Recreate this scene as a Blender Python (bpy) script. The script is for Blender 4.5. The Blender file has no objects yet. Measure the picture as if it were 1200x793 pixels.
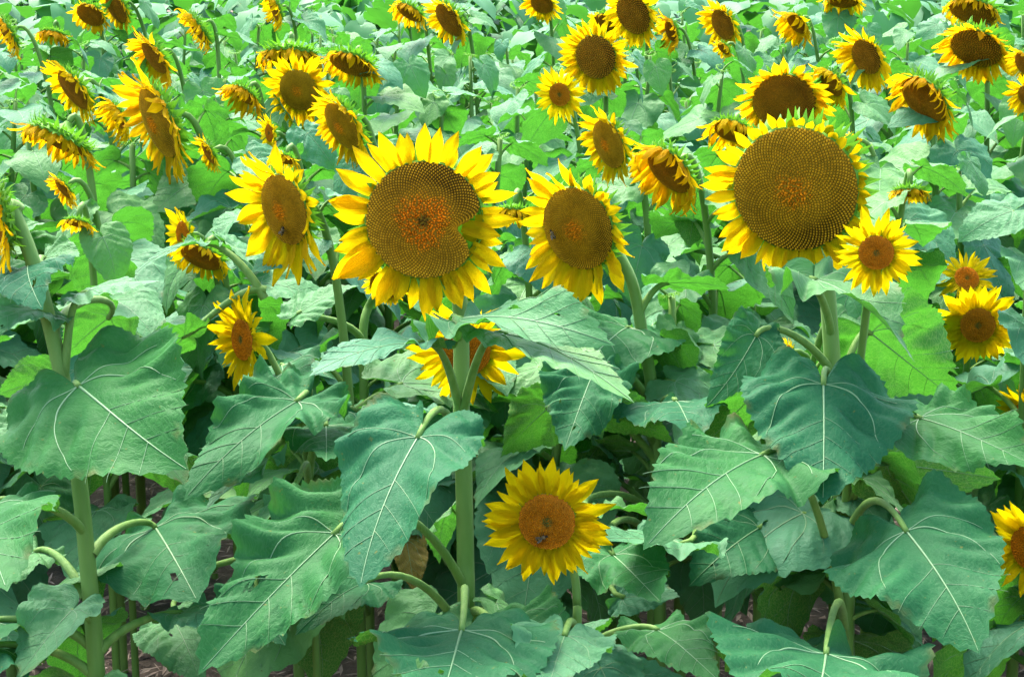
import bpy, math, random
import numpy as np
from mathutils import Vector, Matrix

random.seed(7); rng = np.random.RandomState(7)
scene = bpy.context.scene
C = scene.collection
R = math.radians

# ------------------------------------------------------------------ camera
PITCH, CAMH, FPX, W, H = 12.6, 2.17, 2400.0, 1200.0, 793.0
cam = bpy.data.cameras.new("camera"); camo = bpy.data.objects.new("camera", cam); C.objects.link(camo)
cam.sensor_width = 36.0; cam.lens = FPX / W * 36.0; cam.clip_end = 2000; cam.clip_start = 0.05
camo.location = (0, 0, CAMH); camo.rotation_euler = (R(90 - PITCH), 0, 0)
scene.camera = camo
CF = Vector((0, math.cos(R(PITCH)), -math.sin(R(PITCH))))
CU = Vector((0, math.sin(R(PITCH)), math.cos(R(PITCH))))
CR = Vector((1, 0, 0)); CP = Vector((0, 0, CAMH))

# ------------------------------------------------------------------ sky, sun, exposure
SUN_EL, SUN_AZ = 60.0, 335.0          # high sun behind thin cloud, beyond the field
wd = bpy.data.worlds.new("World"); scene.world = wd; wd.use_nodes = True
nt = wd.node_tree; bg = nt.nodes["Background"]
sky = nt.nodes.new("ShaderNodeTexSky"); sky.sky_type = 'NISHITA'; sky.sun_disc = False
sky.sun_elevation = R(SUN_EL); sky.sun_rotation = R(SUN_AZ)
sky.air_density = 1.0; sky.dust_density = 3.0; sky.ozone_density = 1.0
nt.links.new(sky.outputs[0], bg.inputs[0]); bg.inputs[1].default_value = 0.13
sun = bpy.data.lights.new("sun", 'SUN'); suno = bpy.data.objects.new("sun", sun); C.objects.link(suno)
sun.energy = 2.2; sun.angle = R(34); sun.color = (1.0, 0.96, 0.88)
sd = Vector((math.sin(R(SUN_AZ)) * math.cos(R(SUN_EL)), math.cos(R(SUN_AZ)) * math.cos(R(SUN_EL)), math.sin(R(SUN_EL))))
suno.rotation_euler = sd.to_track_quat('Z', 'Y').to_euler(); suno.location = sd * 30
vs = scene.view_settings
vs.view_transform = 'Standard'; vs.look = 'None'; vs.exposure = 2.68; vs.gamma = 1.0; vs.use_curve_mapping = False
cy = scene.cycles
cy.max_bounces = 8; cy.diffuse_bounces = 6; cy.glossy_bounces = 2; cy.transmission_bounces = 6; cy.transparent_max_bounces = 4
cy.use_denoising = True; cy.caustics_reflective = False; cy.caustics_refractive = False

# ------------------------------------------------------------------ helpers
def at(px, py, s):                      # photo pixel + pixels-per-metre there -> world point
    d = FPX / s
    return CP + CF * d + CR * ((px - W / 2) / s) + CU * ((H / 2 - py) / s)
def proj(p):
    q = p - CP; d = q.dot(CF)
    if d < 0.1: return None
    return (W / 2 + q.dot(CR) / d * FPX, H / 2 - q.dot(CU) / d * FPX, d)
def camvec(r, u, t): return (CR * r + CU * u - CF * t).normalized()

def mesh(name, v, f, mats, fm=None, smooth=True, uv=None, col=None):
    me = bpy.data.meshes.new(name)
    me.from_pydata([tuple(p) for p in v], [], [tuple(int(i) for i in q) for q in f])
    for m in mats: me.materials.append(m)
    if fm is not None: me.polygons.foreach_set("material_index", np.asarray(fm, dtype=np.int32))
    me.polygons.foreach_set("use_smooth", np.full(len(f), smooth, dtype=bool))
    if uv is not None:
        a = me.attributes.new("leafco", 'FLOAT_VECTOR', 'POINT')
        b = np.zeros((len(v), 3), dtype=np.float32); b[:len(uv)] = uv
        a.data.foreach_set("vector", b.ravel())
    if col is not None:
        a = me.color_attributes.new("Col", 'FLOAT_COLOR', 'POINT')
        b = np.ones((len(v), 4), dtype=np.float32); b[:, :3] = col
        a.data.foreach_set("color", b.ravel())
    me.update()
    return me
def obj(name, me, parent=None, mat=None):
    o = bpy.data.objects.new(name, me); C.objects.link(o)
    if parent is not None: o.parent = parent
    if mat is not None: o.matrix_basis = mat
    return o
def frame(x, y, z, p):
    return Matrix(((x[0], y[0], z[0], p[0]), (x[1], y[1], z[1], p[1]), (x[2], y[2], z[2], p[2]), (0, 0, 0, 1)))

# ------------------------------------------------------------------ materials
def newmat(name):
    m = bpy.data.materials.new(name); m.use_nodes = True
    n = m.node_tree.nodes; l = m.node_tree.links
    return m, n, l, n["Principled BSDF"], n["Material Output"]
def mixc(n, l, fac, a, b, mode='MIX'):
    x = n.new("ShaderNodeMix"); x.data_type = 'RGBA'; x.blend_type = mode
    for sock, val in ((x.inputs[0], fac), (x.inputs[6], a), (x.inputs[7], b)):
        if isinstance(val, (int, float)): sock.default_value = val
        elif isinstance(val, tuple): sock.default_value = val + (1,)
        else: l.new(val, sock)
    return x.outputs[2]
def noise(n, l, vec, scale, detail=2.0, rough=0.5):
    t = n.new("ShaderNodeTexNoise"); t.inputs["Scale"].default_value = scale
    t.inputs["Detail"].default_value = detail; t.inputs["Roughness"].default_value = rough
    if vec is not None: l.new(vec, t.inputs["Vector"])
    return t.outputs[0]
def ramp(n, l, fac, a, b):
    r = n.new("ShaderNodeMapRange"); r.inputs[1].default_value = a; r.inputs[2].default_value = b
    l.new(fac, r.inputs[0]); return r.outputs[0]
def bump(n, l, h, strength, dist, prev=None):
    b = n.new("ShaderNodeBump"); b.inputs["Strength"].default_value = strength; b.inputs["Distance"].default_value = dist
    l.new(h, b.inputs["Height"])
    if prev is not None: l.new(prev, b.inputs["Normal"])
    return b.outputs[0]

def leaf_material(name, top_a, top_b, under, trans, rough=0.5, tw=0.3):
    m, n, l, p, out = newmat(name)
    geo = n.new("ShaderNodeNewGeometry"); oi = n.new("ShaderNodeObjectInfo"); tc = n.new("ShaderNodeTexCoord")
    at_ = n.new("ShaderNodeAttribute"); at_.attribute_name = "leafco"
    nz = noise(n, l, tc.outputs["Object"], 6.0, 3)
    top = mixc(n, l, ramp(n, l, nz, 0.3, 0.7), top_a, top_b)
    top = mixc(n, l, oi.outputs["Random"], top, mixc(n, l, 1.0, top, (1.7, 1.22, 0.6), 'MULTIPLY'))
    vor = n.new("ShaderNodeTexVoronoi"); vor.feature = 'DISTANCE_TO_EDGE'; vor.inputs["Scale"].default_value = 26
    l.new(at_.outputs["Vector"], vor.inputs["Vector"])
    net = ramp(n, l, vor.outputs["Distance"], 0.0, 0.12)
    top = mixc(n, l, net, mixc(n, l, 0.12, top, (0.12, 0.24, 0.11)), top)
    spot = ramp(n, l, noise(n, l, tc.outputs["Object"], 34.0, 2), 0.70, 0.76)
    top = mixc(n, l, spot, top, (0.10, 0.12, 0.03))
    sx = n.new('ShaderNodeSeparateXYZ'); l.new(at_.outputs['Vector'], sx.inputs[0])
    dry = n.new('ShaderNodeMath'); dry.operation = 'MULTIPLY'; l.new(ramp(n, l, sx.outputs[2], 0.90, 1.0), dry.inputs[0])
    l.new(ramp(n, l, noise(n, l, tc.outputs['Object'], 5.0, 3), 0.58, 0.72), dry.inputs[1])
    top = mixc(n, l, dry.outputs[0], top, (0.095, 0.10, 0.03))
    und = mixc(n, l, net, mixc(n, l, 0.5, under, (0.30, 0.42, 0.10)), under)
    colr = mixc(n, l, geo.outputs["Backfacing"], top, und)
    l.new(colr, p.inputs["Base Color"]); p.inputs["Roughness"].default_value = rough
    p.inputs["Specular IOR Level"].default_value = 0.13
    p.inputs["Sheen Weight"].default_value = 0.05; p.inputs["Sheen Roughness"].default_value = 0.5
    p.inputs["Sheen Tint"].default_value = (0.85, 1.0, 0.95, 1)
    b1 = bump(n, l, noise(n, l, at_.outputs["Vector"], 11.0, 4), 0.55, 0.006)
    b2 = bump(n, l, net, 0.25, 0.0015, b1)
    l.new(b2, p.inputs["Normal"])
    tr = n.new("ShaderNodeBsdfTranslucent")
    l.new(mixc(n, l, ramp(n, l, nz, 0.25, 0.75), trans, tuple(c * 0.7 for c in trans)), tr.inputs[0]); l.new(b1, tr.inputs[1])
    mx = n.new("ShaderNodeMixShader"); mx.inputs[0].default_value = tw
    l.new(p.outputs[0], mx.inputs[1]); l.new(tr.outputs[0], mx.inputs[2]); l.new(mx.outputs[0], out.inputs[0])
    return m
M_LEAF = leaf_material("leaf_blade", (0.038, 0.150, 0.072), (0.064, 0.210, 0.108), (0.055, 0.18, 0.024), (0.075, 0.33, 0.022), rough=0.5, tw=0.28)
M_LEAF_SHADED = leaf_material("leaf_blade_shaded", (0.010, 0.078, 0.036), (0.018, 0.110, 0.048), (0.05, 0.16, 0.022), (0.06, 0.28, 0.02), rough=0.55, tw=0.24)  # darker leaf green: shade on the large front leaves put into the colour
_p = M_LEAF_SHADED.node_tree.nodes['Principled BSDF']; _p.inputs['Sheen Weight'].default_value = 0; _p.inputs['Specular IOR Level'].default_value = .07
M_LEAFD = leaf_material("leaf_blade_old", (0.13, 0.10, 0.02), (0.20, 0.17, 0.03), (0.20, 0.15, 0.03), (0.25, 0.17, 0.02))

def plain(name, a, b, scale, rough, bscale=0, bstr=0.3, bdist=0.002, trans=None, tw=0.3, aniso=None, rnd=0.0, spec=0.4):
    m, n, l, p, out = newmat(name)
    tc = n.new("ShaderNodeTexCoord"); vec = tc.outputs["Object"]
    if aniso:
        mp = n.new("ShaderNodeMapping"); mp.inputs["Scale"].default_value = aniso; l.new(vec, mp.inputs[0]); vec = mp.outputs[0]
    c = mixc(n, l, ramp(n, l, noise(n, l, vec, scale, 3), 0.3, 0.7), a, b)
    if rnd:
        oi = n.new("ShaderNodeObjectInfo")
        c = mixc(n, l, oi.outputs["Random"], c, mixc(n, l, 1.0, c, (1.0, 1.0 - rnd, 1.0 - rnd), 'MULTIPLY'))
    l.new(c, p.inputs["Base Color"]); p.inputs["Roughness"].default_value = rough; p.inputs["Specular IOR Level"].default_value = spec
    nb = None
    if bscale:
        nb = bump(n, l, noise(n, l, vec, bscale, 3), bstr, bdist); l.new(nb, p.inputs["Normal"])
    if trans:
        tr = n.new("ShaderNodeBsdfTranslucent"); tr.inputs[0].default_value = trans + (1,)
        mx = n.new("ShaderNodeMixShader"); mx.inputs[0].default_value = tw
        l.new(p.outputs[0], mx.inputs[1]); l.new(tr.outputs[0], mx.inputs[2]); l.new(mx.outputs[0], out.inputs[0])
    return m
M_VEIN = plain("leaf_vein", (0.10, 0.215, 0.085), (0.15, 0.26, 0.11), 20, 0.5)
M_STEM = plain("stem_skin", (0.07, 0.165, 0.022), (0.135, 0.235, 0.045), 14, 0.6, 160, 0.5, 0.002, aniso=(1, 1, 0.12))
_p = M_STEM.node_tree.nodes['Principled BSDF']; _p.inputs['Sheen Weight'].default_value = .06; _p.inputs['Specular IOR Level'].default_value = .2; _p.inputs['Sheen Tint'].default_value = (.8, 1, .7, 1)
M_BRACT = plain("bract_green", (0.08, 0.23, 0.02), (0.14, 0.30, 0.03), 9, 0.6, trans=(0.16, 0.45, 0.02), tw=0.25, spec=.15)
M_PETAL = plain("petal_yellow", (0.82, 0.53, 0.002), (0.88, 0.61, 0.003), 3, 0.7, 9, 0.9, 0.06, trans=(0.92, 0.60, 0.002), tw=0.5, aniso=(6, 0.5, 1), rnd=0.12, spec=0.05)
M_PETALY = plain("petal_lemon", (0.86, 0.62, 0.002), (0.90, 0.70, 0.004), 3, 0.7, 9, 0.9, 0.06, trans=(0.92, 0.68, 0.002), tw=0.5, aniso=(6, 0.5, 1), rnd=0.1, spec=0.05)
M_PETALO = plain("petal_orange", (0.82, 0.48, 0.003), (0.87, 0.56, 0.004), 3, 0.6, 9, 0.9, 0.06, trans=(0.95, 0.58, 0.003), tw=0.48, aniso=(6, 0.5, 1), rnd=0.2, spec=0.05)
def colmat(name, rough):
    m, n, l, p, out = newmat(name)
    a = n.new("ShaderNodeAttribute"); a.attribute_name = "Col"; l.new(a.outputs["Color"], p.inputs["Base Color"])
    p.inputs["Roughness"].default_value = rough; p.inputs["Specular IOR Level"].default_value = 0.08
    return m
M_DISC = colmat("disc_florets", 0.75)
M_BEE = colmat("bee_fur", 0.6)
M_WING = plain("bee_wing", (0.09, 0.08, 0.06), (0.15, 0.14, 0.11), 300, 0.4, trans=(0.2, 0.18, 0.14), tw=0.5, spec=.2)
M_CHIP = plain("dry_litter", (0.20, 0.14, 0.105), (0.55, 0.43, 0.36), 9.0, 0.8)
m, n, l, p, out = newmat("soil")
tc = n.new("ShaderNodeTexCoord")
n1 = noise(n, l, tc.outputs["Object"], 9, 6, 0.7)
l.new(mixc(n, l, ramp(n, l, n1, 0.35, 0.65), (0.06, 0.045, 0.034), (0.19, 0.14, 0.108)), p.inputs["Base Color"])
p.inputs["Roughness"].default_value = 0.95
l.new(bump(n, l, noise(n, l, tc.outputs["Object"], 30, 6, 0.7), 1.0, 0.03), p.inputs["Normal"]); M_SOIL = m

# ------------------------------------------------------------------ ground
g = obj("ground", mesh("ground", [(-400, -60, 0), (400, -60, 0), (400, 900, 0), (-400, 900, 0)], [(0, 1, 2, 3)], [M_SOIL], smooth=False))
g["kind"] = "structure"
v, f = [], []
r2 = np.random.RandomState(3)
for i in range(16000):
    y = r2.uniform(3.2, 9.5); x = r2.uniform(-0.3 * y - 0.3, 0.3 * y + 0.3)
    a = r2.uniform(0, 6.28); L_ = r2.uniform(0.010, 0.038); w_ = L_ * r2.uniform(0.2, 0.5); z = r2.uniform(0.003, 0.03); t = r2.uniform(-0.4, 0.4)
    u = np.array((math.cos(a) * L_, math.sin(a) * L_, L_ * t)); s_ = np.array((-math.sin(a) * w_, math.cos(a) * w_, r2.uniform(-.3, .3) * w_))
    c = np.array((x, y, z + abs(u[2]))); up = np.array((0, 0, w_ * 0.4)); k = len(v)
    v += [c - u, c + s_ * .5 + up, c + u, c - s_ * .5 + up * .3]; f += [(k, k + 3, k + 2), (k, k + 2, k + 1)]
lit = obj("leaf_litter", mesh("leaf_litter", v, f, [M_CHIP], smooth=False)); lit["kind"] = "stuff"
lit["label"] = "dry brown chips and dead leaf litter covering the soil"; lit["category"] = "leaf litter"

# ------------------------------------------------------------------ leaf geometry
TH = np.radians([0, 6, 14, 24, 36, 50, 65, 80, 100, 120, 140, 155, 168, 176, 180])
RR = np.array([1.0, .90, .79, .70, .63, .575, .54, .51, .475, .43, .36, .285, .17, .07, .02])
class Leaf:
    """A heart-shaped blade: origin at the petiole joint, +Y to the tip, +Z the upper side; unit length."""
    def __init__(self, seed, na=96, nr=12, wid=0.95, bend=0.5, fold=0.15, cup=0.3, wave=0.05, quilt=0.022, twist=0.0, holes=0, crumple=1.0):
        self.r = np.random.RandomState(seed); r = self.r
        self.p = (wid, bend, fold, cup, wave, quilt, twist)
        self.ph = r.uniform(0, 6.28, 6); self.kk = r.randint(4, 8, 2); self.am = r.uniform(0.3, 1.0, 4)
        self.asym = r.uniform(-0.08, 0.08)
        self.cr = [(r.uniform(-22, 22), r.uniform(-22, 22), r.uniform(0, 6.28), r.uniform(.004, .011) * crumple) for _ in range(6)]
        th = np.linspace(-math.pi, math.pi, na + 1)[:-1]
        rad = np.interp(np.abs(th), TH, RR)
        rad = rad * (1 + self.asym * np.sin(th)) * (1 + 0.02 * np.sin(3 * th + self.ph[0]))
        tooth = np.where(np.arange(na) % 2 == 0, 0.019, -0.019) * np.where(np.abs(th) < 2.75, 1, 0) * r.uniform(0.4, 1.4, na)
        tooth[np.argmin(np.abs(th))] = 0
        rad = rad * (1 + tooth)
        rho = (np.linspace(0, 1, nr + 1)[1:]) ** 0.85
        P = np.concatenate([[(0, 0)], np.stack([np.outer(rho, rad * np.sin(th)).ravel(), np.outer(rho, rad * np.cos(th)).ravel()], 1)])
        Q = np.concatenate([[0], np.repeat(rho, na)])
        self.uv = np.concatenate([P, Q[:, None]], 1)
        self.v = self.surf(P[:, 0], P[:, 1], Q)
        F = []
        for j in range(na):
            k = (j + 1) % na
            F.append((0, 1 + k, 1 + j))
            for i in range(nr - 1):
                a, b = 1 + i * na, 1 + (i + 1) * na
                F.append((a + j, a + k, b + k, b + j))
        if holes:
            dead = set()
            for h in range(holes):
                c = np.array((r.uniform(-.32, .32), r.uniform(0.15, .75))); rr = r.uniform(.012, .032)
                for q, fa in enumerate(F):
                    if len(fa) == 4 and np.hypot(*(P[list(fa)].mean(0) - c)) < rr: dead.add(q)
            F = [fa for q, fa in enumerate(F) if q not in dead]
        self.f = F
    def surf(self, x, y, rho, dz=0.0):
        wid, bend, fold, cup, wave, quilt, twist = self.p; ph = self.ph
        x = np.asarray(x, float) * wid / 0.95; y = np.asarray(y, float)
        ax = np.sqrt(x * x + 0.0009) - 0.03
        th = np.arctan2(x, y)
        z = fold * ax
        z = z + quilt * (np.abs(np.sin(math.pi * 6 * (y - 0.75 * ax))) - 0.5) * np.clip(ax * 6, 0, 1)
        z = z + wave * rho ** 2.5 * (self.am[0] * np.sin(self.kk[0] * th + ph[1]) + self.am[1] * np.sin((self.kk[1] + 5) * th + ph[2]) * 0.6)
        z = z + 0.055 * self.am[2] * np.sin(5 * y + 3 * x + ph[3]) * np.clip(ax * 3, 0, 1) + 0.04 * self.am[3] * np.sin(7 * x - 4 * y + ph[4]) * np.clip(ax * 3, 0, 1)
        for kx, ky, p_, a_ in self.cr: z = z + a_ * np.sin(kx * x + ky * y + p_) * np.clip(ax * 4, 0, 1)
        z = z + dz
        c = cup + 1e-4
        xn = np.sin(c * 2 * x) / (2 * c) + z * np.sin(c * 2 * x) ; z = z * np.cos(c * 2 * x) - (1 - np.cos(c * 2 * x)) / (2 * c)
        b = bend + 1e-4; sgn = np.where(y > 0, 1, 0.4); by = b * y * sgn
        yn = np.where(np.abs(by) > 1e-6, np.sin(by) / (b * sgn), y) + z * np.sin(by); zn = z * np.cos(by) - (1 - np.cos(by)) / (b * sgn)
        t = twist * y
        return np.stack([xn * np.cos(t) - zn * np.sin(t), yn, xn * np.sin(t) + zn * np.cos(t)], -1)
    def veins(self, n=8, full=True):
        paths = [((0, 0), (0, .5), (0, .97), 0.0072)]
        for s in (-1, 1):
            paths.append(((0, 0), (s * .27, .06), (s * .33, .50), 0.0050))
            if full:
                paths.append(((0, 0), (s * .24, -.03), (s * .42, .12), 0.0034))
                for k in (2, 3, 4):
                    y0 = k / 6 + (0.025 if s > 0 else 0); e = (0.40, 0.33, 0.26, 0.15)[k - 1]
                    paths.append(((0, y0), (s * e * .55, y0 + .36 * e), (s * e, y0 + .85 * e), 0.0020))
        V, F = [], []
        for A0, A1, A2, w in paths:
            tt = np.linspace(0, 1, n)
            x = A0[0] * (1 - tt) ** 2 + 2 * A1[0] * tt * (1 - tt) + A2[0] * tt ** 2
            y = A0[1] * (1 - tt) ** 2 + 2 * A1[1] * tt * (1 - tt) + A2[1] * tt ** 2
            dx = np.gradient(x); dy = np.gradient(y); ln = np.hypot(dx, dy) + 1e-9
            nx, ny = -dy / ln, dx / ln; ww = w * (1 - 0.75 * tt)
            rho = np.clip(np.hypot(x, y) / np.interp(np.abs(np.arctan2(x, y)), TH, RR), 0, 1)
            A = self.surf(x + nx * ww, y + ny * ww, rho, 0.002); B = self.surf(x, y, rho, ww * 0.55 + 0.003)
            D = self.surf(x - nx * ww, y - ny * ww, rho, 0.002); E = self.surf(x, y, rho, -ww * 0.9 - 0.001)
            k0 = len(V)
            for i in range(n): V += [A[i], B[i], D[i], E[i]]
            for i in range(n - 1):
                for c in range(4):
                    a = k0 + 4 * i; F.append((a + c, a + (c + 1) % 4, a + 4 + (c + 1) % 4, a + 4 + c))
        return np.array(V), F

def tube(path, rad, sides=7, ribs=0.0):
    P = np.array([tuple(p) for p in path], float); n = len(P)
    T = np.gradient(P, axis=0); T /= np.linalg.norm(T, axis=1)[:, None] + 1e-9
    ref = np.array((1.0, 0.05, 0.0)) if abs(T[0][0]) < 0.9 else np.array((0, 1.0, 0))
    V, F = [], []
    a = np.arange(sides) * 2 * math.pi / sides
    rr = 1 + ribs * np.where(np.arange(sides) % 2 == 0, 1, -1)
    for i in range(n):
        u = ref - T[i] * ref.dot(T[i]); u /= np.linalg.norm(u) + 1e-9; w = np.cross(T[i], u); ref = u
        V.append(P[i] + (np.outer(np.cos(a) * rr, u) + np.outer(np.sin(a) * rr, w)) * rad[i])
    V = np.concatenate(V)
    for i in range(n - 1):
        for j in range(sides):
            k = (j + 1) % sides; F.append((i * sides + j, i * sides + k, (i + 1) * sides + k, (i + 1) * sides + j))
    F.append(tuple(range((n - 1) * sides, n * sides)))
    return V, F
def bez(p0, p1, p2, p3, n):
    o = []
    for i in range(n):
        t = i / (n - 1); u = 1 - t
        o.append(p0 * u ** 3 + p1 * 3 * u * u * t + p2 * 3 * u * t * t + p3 * t ** 3)
    return o
def join(*parts):                                 # [(V,F,mat)] -> V,F,fm
    V, F, fm, k = [], [], [], 0
    for v, f, m in parts:
        V.append(np.asarray(v)); F += [tuple(i + k for i in q) for q in f]; fm += [m] * len(f); k += len(v)
    return np.concatenate(V), F, fm

# shared leaf variants: petiole rises from the stem (origin) along +X, blade droops at its end
VAR = []
vr = random.Random(11)
for i in range(18):
    e0, e1 = R(vr.uniform(35, 60)), R(vr.uniform(0, 30)); lp = vr.uniform(0.35, 0.6)
    e2 = R(vr.choice([vr.uniform(-25, 10), vr.uniform(-65, -25), vr.uniform(-45, -10)]))
    roll = R(vr.uniform(-28, 28))
    prm = dict(wid=vr.uniform(.78, 1.02), bend=vr.uniform(.3, 1.15), fold=vr.uniform(0.0, .38), cup=vr.uniform(.0, .45), wave=vr.uniform(.02, .07), twist=vr.uniform(-.5, .5), quilt=vr.uniform(.018, .032))
    end = Vector((math.cos((e0 + e1) / 2) * lp, 0, math.sin((e0 + e1) / 2) * lp))
    path = bez(Vector((0, 0, 0)), Vector((math.cos(e0), 0, math.sin(e0))) * lp * .4, end - Vector((math.cos(e1), 0, math.sin(e1))) * lp * .35, end, 9)
    Y = Vector((math.cos(e2), 0, math.sin(e2))); Z = Vector((-math.sin(e2), 0, math.cos(e2))); X = Y.cross(Z)
    Mr = frame(X, Y, Z, end) @ Matrix.Rotation(roll, 4, 'Y'); A = np.array(Mr)
    rec = {}
    for lod, (na, nr) in (("near", (72, 9)), ("far", (48, 6))):
        L = Leaf(100 + i, na, nr, crumple=(.8 if lod == "near" else .2), **prm)
        vv, vf = L.veins(12 if lod == "near" else 6, lod == "near")
        bv, bf, fm = join((L.v, L.f, 0), (vv, vf, 1)); bv = bv @ A[:3, :3].T + A[:3, 3]
        tv, tf = tube(path, np.linspace(.034, .02, 9), 6 if lod == "near" else 4)
        if lod == "near":
            rec["blade"] = mesh("leaf_blade", bv, bf, [M_LEAF, M_VEIN], fm, uv=L.uv); rec["petiole"] = mesh("petiole", tv, tf, [M_STEM])
        else:
            av, af, fm2 = join((bv, bf, 0), (tv, tf, 2)); fm2 = fm + [2] * len(tf)
            rec["far"] = mesh("leaf_far", av, af, [M_LEAF, M_VEIN, M_STEM], fm2, uv=L.uv)
    rec["mid"] = Vector((end.x + Y.x * .4, 0, end.z + Y.z * .4 - .05))
    VAR.append(rec)

# ------------------------------------------------------------------ flower head geometry (unit disc radius, +Z faces out)
def dome(rho, kind):
    return 0.16 * (1 - rho ** 2) if kind != "young" else 0.10 * (1 - rho ** 4) - 0.07 * np.exp(-(rho / 0.22) ** 2)
def disc_mesh(kind, N, seed, notch=None):
    r = np.random.RandomState(seed)
    def warp(x, y):
        if notch is None: return x, y
        th = np.arctan2(y, x); d = (th - notch + math.pi) % (2 * math.pi) - math.pi; rho = np.hypot(x, y)
        k = 1 - 0.46 * np.exp(-(d / 0.27) ** 2) * rho ** 2
        return x * k, y * k
    nr, ns = 10, 40; rho = np.linspace(0, 1, nr + 1)[1:]; a = np.arange(ns) * 2 * math.pi / ns
    bx = np.concatenate([[0], np.outer(rho, np.cos(a)).ravel()]); by = np.concatenate([[0], np.outer(rho, np.sin(a)).ravel()])
    bz = dome(np.hypot(bx, by), kind) - 0.01; bx, by = warp(bx, by)
    V = np.stack([bx, by, bz], 1); F = [(0, 1 + j, 1 + (j + 1) % ns) for j in range(ns)]
    for i in range(nr - 1):
        for j in range(ns):
            k = (j + 1) % ns; F.append((1 + i * ns + j, 1 + (i + 1) * ns + j, 1 + (i + 1) * ns + k, 1 + i * ns + k))
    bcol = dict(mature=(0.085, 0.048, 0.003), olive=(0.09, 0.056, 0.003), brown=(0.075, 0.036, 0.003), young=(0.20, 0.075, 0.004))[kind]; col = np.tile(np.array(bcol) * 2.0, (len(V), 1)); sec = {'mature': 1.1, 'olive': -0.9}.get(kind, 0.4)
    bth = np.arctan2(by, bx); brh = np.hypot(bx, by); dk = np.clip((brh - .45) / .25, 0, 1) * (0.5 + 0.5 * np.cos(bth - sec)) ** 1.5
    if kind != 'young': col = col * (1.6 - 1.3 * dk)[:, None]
    i = np.arange(N); rh = np.sqrt((i + 0.5) / N); an = i * 2.399963
    sp = math.sqrt(math.pi / N)
    noi = r.uniform(-1, 1, N)
    if kind == "mature":
        core = np.clip((0.50 - rh + 0.08 * noi + 0.04 * np.sin(3 * an)) / 0.14, 0, 1)
        ci = np.array((0.38, 0.135, 0.003)); co = np.array((0.165, 0.100, 0.004)); cl = np.array((0.22, 0.145, 0.008))
    elif kind == "olive":
        core = np.clip((0.33 - rh + 0.10 * noi) / 0.26, 0, 1)
        ci = np.array((0.36, 0.15, 0.003)); co = np.array((0.155, 0.098, 0.003)); cl = np.array((0.21, 0.140, 0.007))
    elif kind == "brown":
        core = np.clip((0.20 - rh + 0.06 * noi) / 0.2, 0, 1)
        ci = np.array((0.17, 0.08, 0.004)); co = np.array((0.125, 0.060, 0.003)); cl = np.array((0.15, 0.085, 0.005))
    else:
        core = np.clip((0.92 - rh + 0.08 * noi) / 0.12, 0, 1)
        ci = np.array((0.25, 0.108, 0.003)); co = np.array((0.12, 0.05, 0.004)); cl = np.array((0.28, 0.12, 0.006))
    edge = np.clip((rh - 0.72) / 0.2, 0, 1)
    fc = co[None] * (1 - edge[:, None]) + cl[None] * edge[:, None]
    fc = fc * (1 - core[:, None]) + ci[None] * core[:, None]
    pat = np.sin(5 * rh * np.cos(an) + seed) * np.sin(4 * rh * np.sin(an) + 2 * seed)
    fc = fc * (1 + 0.22 * r.uniform(-1, 1, N) + 0.16 * pat)[:, None] * np.array((2.1, 1.6, 1.0))
    if kind == "young":
        gc = np.clip((0.24 - rh) / 0.1, 0, 1)[:, None]; fc = fc * (1 - gc) + np.array((0.12, 0.13, 0.02)) * gc
    if kind == "mature":
        gc = np.clip((0.13 - rh) / 0.05, 0, 1)[:, None]; fc = fc * (1 - gc) + np.array((0.10, 0.05, 0.006)) * gc
    hgt = sp * np.where(core > 0.5, 0.9, 0.42) * (1 + 0.5 * np.abs(noi) * core)
    dkf = np.clip((rh - .45) / .25, 0, 1) * (0.5 + 0.5 * np.cos(an - sec)) ** 1.5
    size = sp * (0.62 - 0.10 * core - 0.12 * dkf)
    x = rh * np.cos(an) + core * sp * .35 * r.uniform(-1, 1, N); y = rh * np.sin(an) + core * sp * .35 * r.uniform(-1, 1, N)
    x *= 0.985; y *= 0.985
    z = dome(np.hypot(x, y), kind); x, y = warp(x, y)
    FV = np.zeros((N, 9, 3)); FC = np.zeros((N, 9, 3)); ux, uy = np.cos(an), np.sin(an)
    lean = r.uniform(-.5, .5, (N, 2)) * core[:, None] * sp
    for q, (du, dv) in enumerate(((1, 0), (0, .85), (-1, 0), (0, -.85))):
        ex = (ux * du - uy * dv); ey = (uy * du + ux * dv)
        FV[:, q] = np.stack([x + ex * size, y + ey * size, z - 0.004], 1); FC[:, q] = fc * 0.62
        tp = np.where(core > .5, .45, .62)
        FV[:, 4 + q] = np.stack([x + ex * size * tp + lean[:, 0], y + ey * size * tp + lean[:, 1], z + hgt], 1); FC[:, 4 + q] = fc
    FV[:, 8] = np.stack([x + lean[:, 0], y + lean[:, 1], z + hgt * np.where(core > .5, 1.25, 1.1)], 1); FC[:, 8] = fc * 1.1
    k = len(V) + 9 * np.arange(N)[:, None]
    V = np.concatenate([V, FV.reshape(-1, 3)]); col = np.concatenate([col, FC.reshape(-1, 3)])
    for q in range(4):
        p = (q + 1) % 4
        F += [tuple(t) for t in np.concatenate([k + q, k + p, k + 4 + p, k + 4 + q], 1)]
        F += [tuple(t) for t in np.concatenate([k + 4 + q, k + 4 + p, k + 8], 1)]
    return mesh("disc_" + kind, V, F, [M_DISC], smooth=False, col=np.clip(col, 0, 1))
DISC = {(k, "far"): disc_mesh(k, 330, i) for i, k in enumerate(("mature", "olive", "brown", "young"))}
DISC.update({(k, "near"): disc_mesh(k, 1500 if k != "young" else 800, 20 + i) for i, k in enumerate(("mature", "olive", "brown", "young"))})
DISC_NOTCH = disc_mesh("mature", 1500, 40, notch=-0.22)

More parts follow.
